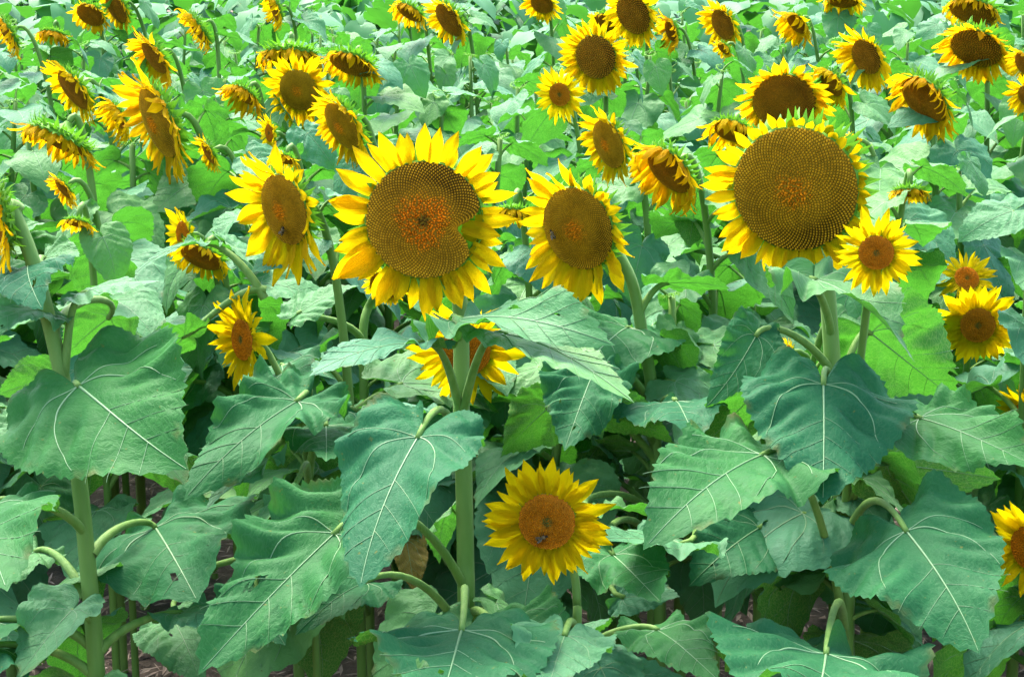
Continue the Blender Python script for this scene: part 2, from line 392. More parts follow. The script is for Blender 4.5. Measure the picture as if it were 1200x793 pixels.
# petals: unit length +Y, face +Z
def petal(seed, bend, w, curl):
    r = np.random.RandomState(seed); nt_, nc = 9, 5
    V, F = [], []; tw = r.uniform(-.35, .35); side = r.uniform(-.12, .12)
    for i in range(nt_):
        t = i / (nt_ - 1); ww = w * (0.70 + 0.36 * math.sin(math.pi * min(t * 0.95 + 0.06, 1)) ** 0.9) * (1 if t < .5 else max(0.03, (1 - ((t - .5) / .5) ** 2.0)))
        ang = bend * t + curl * max(0, t - .55) * 2.2
        y = t; z = 0.0
        for c in range(nc):
            q = c / (nc - 1) * 2 - 1
            zz = 0.12 * w * abs(q) - 0.05 * w * math.cos(q * 2 * math.pi) + 0.025 * math.sin(7 * t + seed) * q + 0.012 * math.sin(11 * t + 2.1 * seed)
            x = q * ww * .5
            ca, sa = math.cos(tw * t), math.sin(tw * t); x, zz = x * ca - zz * sa, x * sa + zz * ca
            V.append([x + side * t * t, t, zz])
    # bend by integrating the centre line
    V = np.array(V); yc = zc = 0.0; prev = 0
    for i in range(nt_):
        t = i / (nt_ - 1); ang = bend * t + curl * max(0, t - .5) * 2.0
        if i: yc += math.cos(ang) / (nt_ - 1); zc += math.sin(ang) / (nt_ - 1)
        s = slice(i * nc, i * nc + nc); z0 = V[s, 2].copy()
        V[s, 1] = yc - z0 * math.sin(ang); V[s, 2] = zc + z0 * math.cos(ang)
    for i in range(nt_ - 1):
        for c in range(nc - 1):
            a = i * nc + c; F.append((a, a + 1, a + nc + 1, a + nc))
    return V, F
PET = {"flat": [petal(i, b, w, c) for i, (b, w, c) in enumerate([(.15, .36, .1), (-.1, .40, -.2), (.3, .34, -.4), (-.25, .38, .0), (.05, .42, .3), (.2, .30, -.6)])],
       "curl": [petal(20 + i, b, w, c) for i, (b, w, c) in enumerate([(.5, .30, .5), (.8, .34, .2), (.2, .28, 1.0), (-.2, .30, -.5), (.4, .26, -.6), (.9, .32, .6)])]}
PETM = {(k, m): [mesh("petal", v, f, [(M_PETAL, M_PETALO, M_PETALY)[m]]) for v, f in PET[k]] for k in PET for m in (0, 1, 2)}

def lathe(prof, ns):
    V, F = [], []
    for r_, z in prof: V += [(r_ * math.cos(a), r_ * math.sin(a), z) for a in np.arange(ns) * 2 * math.pi / ns]
    for i in range(len(prof) - 1):
        for j in range(ns):
            k = (j + 1) % ns; F.append((i * ns + j, (i + 1) * ns + j, (i + 1) * ns + k, i * ns + k))
    return V, F
v, f = lathe([(1.0, 0.0), (1.03, -.05), (.96, -.15), (.78, -.27), (.5, -.37), (.28, -.45), (.16, -.56), (.12, -.66)], 20)
RECEPT = mesh("receptacle", v, f, [M_BRACT])
def bracts(seed):
    r = np.random.RandomState(seed); V, F = [], []
    for lay, (n_, r0, z0, L_, up) in enumerate(((34, .98, -.06, .34, -.15), (30, .93, -.14, .44, -.35), (24, .78, -.26, .46, -.45))):
        for i in range(n_):
            a = (i + .5 * lay + r.uniform(-.25, .25)) * 2 * math.pi / n_; er = np.array((math.cos(a), math.sin(a), 0)); et = np.array((-math.sin(a), math.cos(a), 0))
            L = L_ * r.uniform(.7, 1.25); el = up + r.uniform(-.25, .25); k = len(V); cv = r.uniform(-.8, .5)
            for t, w in ((0, .085), (.3, .075), (.65, .034), (1, .005)):
                e = el + cv * t; c = er * r0 * .97 + np.array((0, 0, z0)) + (er * math.cos(e) + np.array((0, 0, math.sin(e)))) * L * t
                V += [c - et * w, c + np.array((0, 0, -.035 * (1 - t))), c + et * w]
            for q in range(3):
                for c in (0, 1): F.append((k + 3 * q + c, k + 3 * q + c + 1, k + 3 * q + 4 + c, k + 3 * q + 3 + c))
    return mesh("bracts", V, F, [M_BRACT])
BRACT = [bracts(i) for i in range(3)]

# ------------------------------------------------------------------ plants
KEEP = []        # (px, py, radius px, depth): nothing random may stand in front of these
STEMS = []       # ground positions taken
def plant(label, base, group="sunflowers in the field"):
    o = obj("sunflower_plant", None); o.location = base; o.empty_display_size = 0.05
    o["label"] = label; o["category"] = "sunflower"; o["group"] = group
    STEMS.append((base.x, base.y)); return o
def add_stem(root, path, r0, r1, sides=10):
    base = Vector(root.location); pts = [p - base for p in path]; n = len(pts)
    rad = [r0 + (r1 - r0) * (i / (n - 1)) ** 1.2 for i in range(n)]
    v, f = tube(pts, rad, sides, 0.06 if sides > 6 else 0.0)
    return obj("stem", mesh("stem", v, f, [M_STEM]), root)

def head_axes(al, q):
    a = R(al); k = math.sqrt(max(0, 1 - q * q))
    return (-CF * q + (CR * math.cos(a) + CU * math.sin(a)) * k).normalized()

def add_head(root, ctr, N, Rd, Lr, kind, style, near, seed, npet, orange=False, droop=0.12, disc=None, prof=(), notch=None):
    """flower_head > disc, petal..., bracts.  Lr = petal length / disc radius."""
    r = random.Random(seed)
    up = Vector((0, 0, 1)) if abs(N.z) < 0.95 else Vector((0, 1, 0))
    X = up.cross(N).normalized(); Y = N.cross(X)
    M = frame(X, Y, N, ctr - Vector(root.location)) @ Matrix.Scale(Rd, 4)
    h = obj("flower_head", RECEPT, root, M)
    d = obj("disc", disc or DISC[(kind, "near" if near else "far")], h)
    b = obj("bracts", BRACT[seed % 3], h); b["kind"] = "stuff"
    if not disc: d.rotation_euler[2] = r.uniform(-.5, .5)
    G = Vector((X.z, Y.z, N.z)) * -1.0          # gravity in head axes
    V, F, k = [], [], 0
    fam = "curl" if style == "drape" else "flat"
    for i in range(npet):
        lay = i % 3
        a = (i + r.uniform(-.35, .35)) * 2 * math.pi / npet
        er = Vector((math.cos(a), math.sin(a), 0))
        tau = (0.10, 0.28, -0.06)[lay] + r.uniform(-.14, .14)
        if style == "drape": tau += 0.25
        elif abs(N.dot(CF)) < .8: tau += 0.16 + r.uniform(-.15, .25)
        D = er * math.cos(tau) + Vector((0, 0, math.sin(tau))) + G * droop * r.uniform(.5, 1.4) + Vector((r.uniform(-1, 1), r.uniform(-1, 1), 0)) * .07
        D.normalize()
        Zp = Vector((0, 0, 1)) - er * 0.2; Zp = Zp - D * Zp.dot(D)
        if Zp.length < 0.15: Zp = -er - D * (-er).dot(D)
        Zp.normalize(); Xp = D.cross(Zp)
        Ln = Lr * (r.uniform(.68, 1.18) if npet < 46 and style != 'drape' else r.uniform(.7, 1.15)) * (1.0, .95, 1.05)[lay]
        for pa, pw, pf_ in prof: Ln *= 1 + (pf_ - 1) * math.exp(-(((a - R(pa) + math.pi) % (2 * math.pi) - math.pi) / R(pw)) ** 2)
        wsc = max(Ln, Lr * .7) * r.uniform(.85, 1.15) * (1.0 if npet < 34 else .92 if npet < 48 else .8) * (1.15 if Lr < .75 else 0.8 if Lr > 1.4 else 1.0)
        off = er * (.965 + .02 * lay) + Vector((0, 0, -.02 - .025 * lay))
        if notch is not None: off *= 1 - .36 * math.exp(-(((a - notch + math.pi) % (2 * math.pi) - math.pi) / .2) ** 2)
        vi = r.randrange(6)
        Mp = frame(Xp, D, Zp, off) @ Matrix.Rotation(r.uniform(-.35, .35), 4, 'Y') @ Matrix.Diagonal((wsc, Ln, Ln, 1))
        if near:
            obj("petal", PETM[(fam, 2 if kind == "young" else 1 if orange else 0)][vi], h, Mp)
        else:
            A = np.array(Mp); pv, pf = PET[fam][vi]
            V.append(pv @ A[:3, :3].T + A[:3, 3]); F += [tuple(j + k for j in q) for q in pf]; k += len(pv)
    if not near:
        o = obj("petals", mesh("petals", np.concatenate(V), F, [M_PETALO if orange else M_PETAL]), h); o["kind"] = "stuff"
    return h

def leaf_hits(mid, size_px, dep):
    for (kx, ky, kr, kd) in KEEP:
        if dep < kd + 0.02 and (mid[0] - kx) ** 2 + (mid[1] - ky) ** 2 < (kr + size_px) ** 2: return True
    return False
def scatter_leaves(root, path, zlo, zhi, n, size, rnd, near, az0=None):
    """alternate leaves up a stem given as a polyline; skips any that would hide a flower"""
    zs = [p.z for p in path]; az = rnd.uniform(0, 6.28) if az0 is None else az0; base = Vector(root.location)
    for i in range(n):
        z = zlo + (zhi - zlo) * (i + rnd.uniform(-.3, .3)) / max(1, n - 1)
        az += 2.4 + rnd.uniform(-.35, .35)
        j = next((q for q in range(1, len(zs)) if zs[q] >= z), None)
        if j is None: continue
        t = (z - zs[j - 1]) / max(1e-6, zs[j] - zs[j - 1]); p = path[j - 1].lerp(path[j], t)
        fr = (z - zlo) / max(.01, zhi - zlo)
        for attempt in range(3):
            sc = size * (1.0 - 0.45 * max(0, fr - .55) / .45) * rnd.uniform(.8, 1.15)
            va = VAR[rnd.randrange(len(VAR))]
            Mx = Matrix.Translation(p - base) @ Matrix.Rotation(az, 4, 'Z') @ Matrix.Rotation(rnd.uniform(-.15, .15) - 0.25 * max(0, fr - .6), 4, 'Y') @ Matrix.Scale(sc, 4)
            m = proj(base + (Mx @ va["mid"]))
            if m is None or leaf_hits(m, sc * .38 * FPX / m[2], m[2]): az += 1.3; continue
            if near:
                o = obj("leaf", va["blade"], root, Mx); obj("petiole", va["petiole"], o)
            else:
                obj("leaf", va["far"], root, Mx)
            break

# heads: key, cx, cy, s(px/m), disc radius px, petal px, facing angle, q(foreshortening), disc kind, style, n petals, orange, droop, label
HEADS = [
 ("B", 497, 258, 625, 69, 45, 255, .985, "mature", "flat", 40, 0, .06, "biggest front sunflower, large notched brown disc with orange centre, above centre stem"),
 ("C", 932, 222, 600, 74, 38, 222, .90, "olive", "flat", 46, 0, .16, "large sunflower on right with huge round olive-brown disc and ragged petals"),
 ("A", -2, 252, 640, 42, 34, 192, .30, "brown", "flat", 34, 0, .15, "thick-stemmed sunflower at left edge, its flower half cut off by the frame"),
 ("Y", 641, 611, 655, 34, 42, 240, .975, "young", "flat", 46, 0, .05, "low bright yellow sunflower with orange disc and bee, front and centre bottom"),
 ("D", 677, 268, 540, 50, 44, 207, .74, "olive", "flat", 40, 0, .14, "sunflower with oval brown disc turned left, between the two largest flowers"),
 ("h22", 333, 246, 560, 43, 48, 203, .75, "olive", "flat", 32, 0, .12, "sunflower turned left with a bee on its disc, left of largest flower"),
 ("h59", 284, 398, 560, 25, 35, 186, .60, "young", "flat", 48, 0, .10, "small yellow sunflower in side view facing left, below the bee-visited flower"),
 ("h58", 546, 411, 535, 30, 38, 250, .92, "young", "flat", 34, 0, .05, "yellow sunflower half hidden behind the centre stem under the largest flower"),
 ("h53", 1146, 381, 480, 21, 29, 250, .97, "young", "flat", 44, 0, .05, "round yellow sunflower with green-centred orange disc near right edge"),
 ("h52", 1133, 326, 450, 15, 22, 80, .92, "young", "flat", 34, 0, .05, "yellow sunflower peeking out above the round one near right edge"),
 ("h49", 1027, 296, 640, 21, 30, 235, .93, "young", "flat", 36, 0, .06, "small yellow sunflower touching lower right of the huge olive disc"),
 ("h56", 1206, 642, 600, 27, 34, 190, .6, "young", "flat", 36, 0, .08, "yellow sunflower cut by right edge, lowest on that side"),
 ("h55", 1199, 486, 520, 15, 26, 185, .45, "young", "flat", 34, 0, .08, "yellow sunflower in side view cut by right edge at mid height"),
 ("h54", 925, 412, 560, 8, 13, 185, .35, "young", "flat", 20, 0, .1, "tiny yellow sunflower half opened, under the huge olive-disced flower"),
 ("h46", 919, 120, 405, 37, 26, 256, .80, "brown", "flat", 40, 1, .3, "nodding sunflower directly above and behind the huge olive disc"),
 ("h47", 858, 154, 425, 22, 24, 250, .50, "brown", "drape", 34, 0, .4, "small nodding sunflower at upper left of the huge olive disc"),
 ("h33", 784, 200, 490, 33, 30, 224, .48, "brown", "drape", 44, 1, .5, "nodding sunflower with petals draped over its disc, left of olive-disced one"),
 ("h32", 713, 169, 455, 30, 22, 204, .55, "olive", "flat", 36, 0, .25, "sunflower with tilted oval disc just upper left of draped-petal flower"),
 ("h41", 1083, 117, 385, 33, 26, 222, .42, "brown", "drape", 46, 1, .55, "drooping orange-petalled sunflower right of the olive-disced flower, petals over its disc"),
 ("h42", 1144, 57, 300, 31, 24, 243, .55, "brown", "flat", 40, 1, .35, "wide nodding sunflower with dark oval disc near upper right corner"),
 ("h43", 1140, 14, 240, 28, 15, 250, .28, "brown", "drape", 40, 1, .5, "faded brownish drooping sunflower at top edge, upper right corner"),
 ("h45", 1199, 74, 310, 14, 14, 205, .4, "brown", "drape", 26, 1, .4, "drooping sunflower cut by the right edge beside the wide nodding one"),
 ("h45b", 1202, 112, 370, 12, 18, 200, .6, "brown", "flat", 28, 0, .2, "yellow sunflower sliver at right edge below the upper right corner"),
 ("h39", 1015, 67, 310, 22, 24, 210, .6, "brown", "flat", 36, 0, .3, "left-facing sunflower with oval brown disc, upper right, left of the wide nodding one"),
 ("h40", 974, 98, 350, 18, 19, 218, .42, "brown", "drape", 34, 0, .4, "small nodding sunflower just above right of the flower behind olive disc"),
 ("h38", 934, 28, 250, 15, 20, 225, .38, "brown", "drape", 34, 0, .4, "small drooping sunflower near top edge, upper right, bent to the left"),
 ("h44", 988, 1, 220, 18, 14, 262, .3, "brown", "drape", 34, 0, .5, "sunflower cut by the top edge, right of centre, only petal tips showing"),
 ("h36", 847, 29, 255, 19, 18, 210, .55, "brown", "flat", 34, 0, .3, "left-facing sunflower near top edge above the olive-disced flower"),
 ("h37", 848, 57, 285, 9, 10, 225, .4, "brown", "drape", 24, 0, .3, "tiny sunflower peeking out just under a left-facing one near top edge"),
 ("h35", 786, 36, 238, 13, 17, 200, .4, "brown", "drape", 28, 1, .3, "small orange sunflower partly hidden by leaves right of the top-edge pair"),
 ("h30", 742, 17, 240, 25, 19, 215, .72, "brown", "flat", 40, 0, .2, "bright sunflower at top edge right of centre, front one of a pair"),
 ("h31", 711, 29, 232, 17, 11, 250, .7, "brown", "drape", 26, 1, .3, "dark-disced sunflower behind the bright one at top edge"),
 ("h29", 698, 67, 310, 26, 23, 215, .82, "brown", "flat", 40, 0, .12, "round open sunflower with dark disc, upper centre, below the top-edge pair"),
 ("h28", 656, 111, 375, 14, 21, 215, .85, "young", "flat", 36, 0, .08, "small yellow sunflower with little disc below the round dark-disced flower"),
 ("h27", 635, 5, 225, 14, 14, 245, .75, "brown", "flat", 30, 0, .2, "small sunflower cut by the top edge near centre"),
 ("h26b", 526, 24, 245, 22, 17, 220, .5, "brown", "flat", 38, 0, .35, "drooping sunflower near top edge left of centre, right one of two"),
 ("h26a", 480, 15, 238, 17, 14, 240, .3, "brown", "drape", 32, 1, .4, "orange drooping sunflower near top edge left of centre, left one of two"),
 ("h25", 412, 76, 315, 27, 18, 252, .38, "brown", "drape", 44, 1, .45, "sunflower nodding face down with green back showing, upper left of centre"),
 ("h14", 401, 148, 430, 31, 24, 216, .58, "olive", "flat", 40, 1, .3, "nodding sunflower just above left of the largest front flower"),
 ("h13", 350, 106, 370, 25, 23, 228, .84, "olive", "flat", 38, 0, .14, "round open sunflower with brown disc, upper left of largest front flower"),
 ("h12", 286, 112, 375, 18, 20, 238, .4, "brown", "drape", 38, 1, .5, "small nodding sunflower left of the round open one, upper left"),
 ("h7", 340, 66, 295, 31, 21, 268, .10, "brown", "drape", 46, 1, .35, "sunflower hanging straight down like a skirt above the round open one"),
 ("h15", 316, 156, 415, 11, 13, 190, .55, "young", "flat", 26, 0, .1, "tiny sunflower half behind a green leaf, below the round open one"),
 ("h17", 334, 187, 450, 12, 15, 255, .35, "brown", "drape", 28, 0, .2, "small sunflower peeking above the left-turned flower with the bee"),
 ("h10", 185, 144, 425, 44, 35, 206, .53, "olive", "flat", 40, 1, .3, "large tall oval sunflower facing left at upper left, long hanging petals"),
 ("h16", 244, 179, 440, 15, 13, 210, .42, "brown", "flat", 30, 0, .25, "small dark sunflower right of the large tall oval one at left"),
 ("h9", 138, 137, 400, 18, 22, 214, .45, "brown", "drape", 40, 0, .4, "small curled sunflower just left of the large tall oval one"),
 ("h8", 86, 106, 365, 27, 21, 222, .52, "brown", "flat", 38, 0, .28, "left-facing sunflower with tilted oval disc and full petals, far upper left"),
 ("h4", 181, 68, 300, 22, 21, 220, .5, "brown", "flat", 38, 1, .28, "sunflower above the large tall oval one, facing lower left"),
 ("h11", 70, 166, 445, 38, 24, 246, .14, "brown", "drape", 50, 1, .4, "sunflower hanging face down with fringe of petals at far left"),
 ("h1", 8, 39, 270, 21, 16, 212, .3, "brown", "drape", 36, 1, .4, "drooping sunflower cut by the left edge in upper left corner"),
 ("h2", 62, 40, 265, 13, 14, 262, .12, "brown", "drape", 30, 1, .3, "small sunflower hanging face down near upper left corner"),
 ("h3a", 106, 18, 242, 17, 12, 250, .72, "brown", "drape", 24, 1, .3, "dark-disced faded sunflower at top edge, left one of a left-hand pair"),
 ("h3b", 136, 9, 240, 20, 13, 216, .6, "brown", "flat", 34, 1, .3, "sunflower cut by top edge, right one of a left-hand pair"),
 ("h5", 231, 34, 265, 21, 15, 216, .2, "brown", "drape", 38, 1, .35, "sunflower in side view bent to the right near top edge at left"),
 ("h6", 322, 11, 230, 15, 15, 204, .32, "brown", "drape", 30, 0, .35, "small side-facing sunflower at top edge left of centre"),
 ("h18", 74, 221, 480, 14, 14, 222, .5, "brown", "flat", 30, 1, .3, "small sunflower between leaves below the hanging fringe at far left"),
 ("h19", 91, 262, 545, 14, 13, 262, .25, "brown", "drape", 28, 0, .3, "sunflower mostly hidden under a leaf, only yellow tips, at left"),
 ("h21a", 215, 276, 505, 17, 22, 192, .6, "young", "flat", 30, 0, .12, "small yellow sunflower above a hanging brown one, left of bee flower"),
 ("h21b", 236, 302, 510, 26, 18, 250, .55, "brown", "drape", 30, 0, .3, "brown-disced sunflower hanging below a leaf stalk, left of bee flower"),
 ("h34", 603, 250, 500, 20, 17, 265, .15, "brown", "drape", 36, 0, .3, "sunflower hanging face down just right of the largest front flower"),
 ("h51", 1066, 226, 520, 18, 13, 266, .15, "brown", "drape", 30, 1, .3, "sunflower hanging face down between leaves right of the olive-disced flower"),
 ("h50", 1001, 167, 440, 8, 9, 200, .5, "brown", "flat", 20, 0, .2, "tiny sunflower peeking out at upper right rim of the olive disc"),
 ("hE", 452, 334, 520, 19, 10, 255, .8, "brown", "flat", 30, 0, .2, "sunflower almost hidden beneath the lower petals of the largest flower"),
]
HEADS = [h[:7] + ((h[7] * .84 if h[0][0] == 'h' and h[8] != 'young' and .36 < h[7] < .8 else h[7]),) + h[8:12] + ((h[12] + .12 if h[0][0] == 'h' and h[8] != 'young' else h[12]),) + h[13:] for h in HEADS]
for hd in HEADS:
    KEEP.append((hd[1], hd[2], (hd[4] + .75 * hd[5]) * .9, FPX / hd[3]))

# stems drawn for the front plants: photo points from top to bottom, then down to the ground
STEM_PX = {
 "A": (640, [(14, 244), (36, 300), (58, 380), (78, 470), (92, 560), (104, 680), (113, 793)], .0160),
 "B": (608, [(515, 290), (536, 340), (540, 400), (540, 480), (543, 560), (545, 660), (546, 735)], .0175),
 "C": (582, [(945, 262), (966, 318), (972, 380), (977, 450), (985, 560), (990, 660), (990, 760)], .0185),
 "D": (530, [(716, 285), (740, 330), (752, 390), (764, 460), (769, 560), (772, 640)], .0150),
 "Y": (645, [(655, 625), (672, 670), (676, 710), (676, 770)], .0085),
 "hE": (500, [(436, 352), (426, 380), (426, 440), (428, 520), (431, 620), (433, 740)], .0120),
 "h59": (550, [(312, 410), (330, 445), (350, 490), (362, 560), (366, 640)], .0085),
}
for kk, (ss_, pts_, _r) in STEM_PX.items():
    for a_, b_ in zip(pts_, pts_[1:]):
        for t_ in (0, .33, .67): KEEP.append((a_[0] + (b_[0] - a_[0]) * t_, a_[1] + (b_[1] - a_[1]) * t_, 8, FPX / ss_ - .05))
PL = {}
PROF = {'C': ((85, 60, .35), (5, 45, .45), (225, 50, 1.15)), 'D': ((60, 50, .6), (-5, 35, .75), (170, 40, .7)), 'h22': ((20, 45, .55), (70, 30, .7)), 'B': ((180, 60, 1.15), (60, 30, .85))}
prnd = random.Random(21)
for i, (key, cx, cy_, s, rp, lp, al, q, kind, style, npet, orange, droop, label) in enumerate(HEADS):
    N = head_axes(al, q); ctr = at(cx, cy_, s); Rd = rp / s
    back = ctr - N * Rd * 0.60
    if key in STEM_PX:
        ss, pts, r0 = STEM_PX[key]
        P = [at(px, py, ss) for px, py in pts]
        d = (P[-1] - P[-2]).normalized(); d = (d + Vector((0, 0, -1.5))).normalized()
        foot = P[-1] + d * (P[-1].z / -d.z); foot.z = -0.02
        path = [foot] + list(reversed(P)) + [back]
        # smooth the polyline
        fine = []
        for a in range(len(path) - 1):
            p0, p1, p2, p3 = path[max(0, a - 1)], path[a], path[a + 1], path[min(len(path) - 1, a + 2)]
            for k in range(4):
                t = k / 4
                fine.append(0.5 * ((2 * p1) + (p2 - p0) * t + (2 * p0 - 5 * p1 + 4 * p2 - p3) * t * t + (3 * p1 - p0 - 3 * p2 + p3) * t ** 3))
        fine.append(path[-1]); path = fine
        r1 = r0 * .8
    else:
        hz = Vector((N.x, N.y, 0))
        foot = ctr - hz * prnd.uniform(.14, .24) + Vector((prnd.uniform(-.06, .06), prnd.uniform(-.02, .12), 0)); foot.z = -0.02
        rise = 0.02 + 0.10 * max(0, -N.z)
        p1 = Vector((foot.x, foot.y, back.z * 0.75)); p2 = back - N * (0.09 + .03 * max(0, -N.z)) + Vector((0, 0, rise * .4))
        path = bez(foot, p1, p2, back, 18)
        r0 = .0085 + .045 * Rd; r1 = r0 * .62
    root = plant(label, Vector((foot.x, foot.y, 0)))
    add_stem(root, path, r0, r1, 10 if s > 340 else 6)
    near = s >= 345
    disc = None
    if key == "B": disc = DISC_NOTCH
    if kind in ('brown', 'olive') and key not in ('C', 'D', 'h22'): npet = int(npet * 1.35)
    add_head(root, ctr, N, Rd, lp / rp, kind, style, near, 50 + i, npet, bool(orange), droop, disc, PROF.get(key, ()), -.22 if key == 'B' else None)
    PL[key] = (root, path, s)

# ------------------------------------------------------------------ hand-placed front leaves
# plant, stalk start px, joint px, tip px, s joint, s tip, width, up-side direction (right, up, toward viewer), bend, fold, cup
HERO = [
 ("A", (90, 480), (92, 452), (210, 565), 660, 700, 1.10, (-.1, .6, .8), .45, .12, .25),
 ("A", (100, 625), (-30, 600), (8, 692), 690, 750, .95, (.15, .5, .9), .5, .1, .3),
 ("A", (108, 650), (182, 618), (232, 702), 610, 650, 1.3, (0, .5, .9), .4, .05, .3),
 ("A", (42, 318), (33, 311), (40, 366), 640, 672, .85, (0, .45, .9), .7, .05, .4),
 ("A", (44, 320), (52, 303), (99, 303), 625, 640, .8, (0, .55, .85), .4, .1, .2),
 ("A", (74, 455), (100, 343), (192, 336), 640, 650, .85, (0, 1, .28), .5, .05, .3),
 ("A", (60, 385), (48, 362), (-34, 392), 640, 660, .95, (0, .8, .65), .6, .1, .3),
 ("A", (62, 390), (128, 372), (70, 420), 590, 580, .9, (0, .5, -.85), .4, .1, .1),
 ("A", (80, 490), (60, 442), (0, 462), 600, 590, .9, (0, .45, -.9), .3, .1, .1),
 ("A", (106, 757), (-18, 728), (-120, 775), 640, 690, .9, (0, .8, .6), .6, .1, .3),
 ("A", (108, 790), (-18, 758), (-130, 820), 650, 700, .9, (0, .8, .6), .6, .1, .3),
 ("A", (100, 700), (42, 646), (-10, 690), 620, 640, .8, (0, .7, .7), .6, .1, .3),
 ("A", (118, 762), (212, 718), (272, 745), 630, 660, .5, (0, .8, .5), .6, .2, .3),
 ("A", (84, 515), (30, 500), (-30, 540), 630, 650, .9, (0, .7, .7), .6, .1, .3),
 ("B", (542, 545), (490, 512), (410, 690), 682, 728, .76, (-.3, .45, .85), .35, .12, .35),
 ("B", (538, 400), (540, 374), (710, 404), 640, 680, .50, (0, 1, .32), .5, .08, .3),
 ("B", (541, 490), (592, 392), (732, 474), 640, 690, .55, (.3, 1, .22), .5, .15, .35),
 ("B", (540, 485), (490, 402), (362, 440), 640, 665, .6, (0, 1, .22), .5, .12, .2),
 ("B", (541, 500), (528, 488), (420, 480), 610, 610, .6, (0, 1, .02), .5, .1, .2),
 ("B", (545, 725), (541, 738), (520, 840), 695, 760, 1.12, (0, .75, .65), .4, .1, .3),
 ("B", (545, 690), (392, 625), (238, 796), 680, 720, .62, (-.3, .5, .85), .3, .45, .5, 'rumpled'),
 ("B", (546, 752), (428, 682), (345, 745), 660, 690, .6, (0, .7, .65), .6, .2, .3),
 ("B", (545, 730), (592, 738), (668, 742), 650, 680, 1.0, (0, .65, .75), .4, .1, .3),
 ("Y", (676, 772), (770, 738), (835, 805), 660, 700, .7, (.1, .7, .7), .5, .25, .4),
 ("D", (772, 640), (730, 700), (800, 700), 590, 600, .8, (.2, .5, .8), .4, .2, .3),
 ("hE", (432, 690), (300, 690), (330, 760), 560, 580, .9, (0, .6, .8), .4, .2, .3),
 ("hE", (433, 720), (205, 728), (240, 800), 600, 620, .9, (0, .5, .85), .4, .2, .3),
 ("Y", (676, 760), (662, 744), (640, 815), 690, 725, .95, (0, .6, .8), .4, .15, .2),
 ("C", (976, 480), (965, 450), (962, 592), 625, 660, 1.12, (0, .42, .9), .45, .06, .3),
 ("C", (974, 395), (955, 328), (1074, 410), 620, 655, .62, (.35, .8, .5), .5, .3, .6),
 ("C", (980, 470), (1020, 390), (1120, 479), 575, 560, .9, (.3, .3, -.9), .35, .1, .15),
 ("C", (984, 545), (1078, 490), (1218, 562), 625, 660, .78, (0, .7, .7), .5, .1, .3),
 ("C", (988, 610), (1040, 543), (1168, 560), 595, 585, .72, (0, .15, -.98), .3, .1, .15),
 ("C", (989, 640), (1062, 622), (1162, 762), 655, 700, 1.05, (-.2, .5, .9), .4, .1, .2),
 ("C", (990, 752), (968, 766), (955, 865), 690, 760, 1.12, (0, .75, .65), .4, .1, .3),
 ("C", (990, 735), (893, 533), (757, 640), 640, 690, .78, (-.25, .65, .7), .5, .22, .4),
 ("C", (977, 440), (886, 393), (834, 482), 600, 615, .6, (.35, .6, .7), .5, .2, .3),
 ("C", (980, 500), (896, 452), (812, 540), 580, 565, .8, (-.3, .3, -.9), .3, .1, .15),
 ("C", (989, 680), (890, 618), (806, 684), 590, 610, .95, (0, .6, .8), .5, .1, .3),
 ("C", (984, 580), (1008, 560), (1078, 620), 600, 620, .42, (.3, .75, .5), .5, .2, .3),
 ("C", (972, 380), (930, 470), (860, 500), 560, 570, .7, (0, .7, .6), .5, .2, .3),
 ("D", (766, 500), (792, 470), (806, 512), 560, 590, 1.15, (0, .5, .85), .6, .05, .35),
 ("D", (766, 520), (706, 478), (792, 512), 560, 550, .65, (0, .35, -.9), .3, .1, .1),
 ("D", (756, 410), (735, 384), (688, 442), 530, 560, 1.0, (0, .7, .7), .6, .1, .3),
 ("D", (765, 480), (694, 440), (662, 532), 560, 580, .8, (0, .6, .8), .5, .3, .2, 'rumpled'),
 ("D", (768, 540), (642, 478), (584, 534), 545, 540, 1.0, (0, .3, -.95), .3, .05, .1),
 ("D", (771, 620), (700, 597), (784, 602), 590, 600, .6, (0, 1, .1), .3, .1, .1),
 ("D", (771, 650), (800, 637), (704, 640), 610, 640, .7, (0, 1, .12), .3, .1, .1),
 ("D", (771, 660), (718, 650), (770, 714), 610, 640, .9, (.2, .5, .85), .4, .2, .3),
 ("D", (748, 370), (782, 332), (856, 340), 530, 540, .9, (0, .95, -.35), .4, .1, .2),
 ("h59", (360, 520), (348, 470), (214, 582), 600, 640, .6, (-.1, .6, .75), .4, .2, .3),
 ("h59", (362, 545), (312, 535), (238, 600), 610, 630, .45, (-.3, .6, .6), .4, .2, .3),
 ("h59", (364, 590), (338, 580), (300, 634), 620, 640, .5, (-.3, .6, .6), .4, .2, .3),
 ("h59", (362, 560), (382, 499), (386, 545), 590, 620, 1.0, (0, .4, .9), .4, .05, .2),
 ("h59", (345, 470), (330, 428), (340, 470), 540, 570, .8, (0, .5, .85), .4, .1, .2),
 ("hE", (426, 400), (352, 366), (425, 335), 520, 515, .8, (-.2, .8, .5), .5, .2, .3),
 ("hE", (430, 560), (400, 480), (330, 500), 540, 560, .8, (0, .7, .7), .5, .2, .3),
 ("hE", (432, 640), (476, 632), (484, 700), 540, 545, .6, (.3, .3, .9), .5, .4, .5, "dry"),
 ("h22", (312, 340), (215, 395), (150, 420), 560, 580, .9, (0, .6, -.7), .4, .1, .2),
 ("h22", (310, 350), (243, 286), (160, 322), 560, 585, .26, (0, 1, .12), .7, .15, .3),
]
HL = [Leaf(0, 8, 2)]
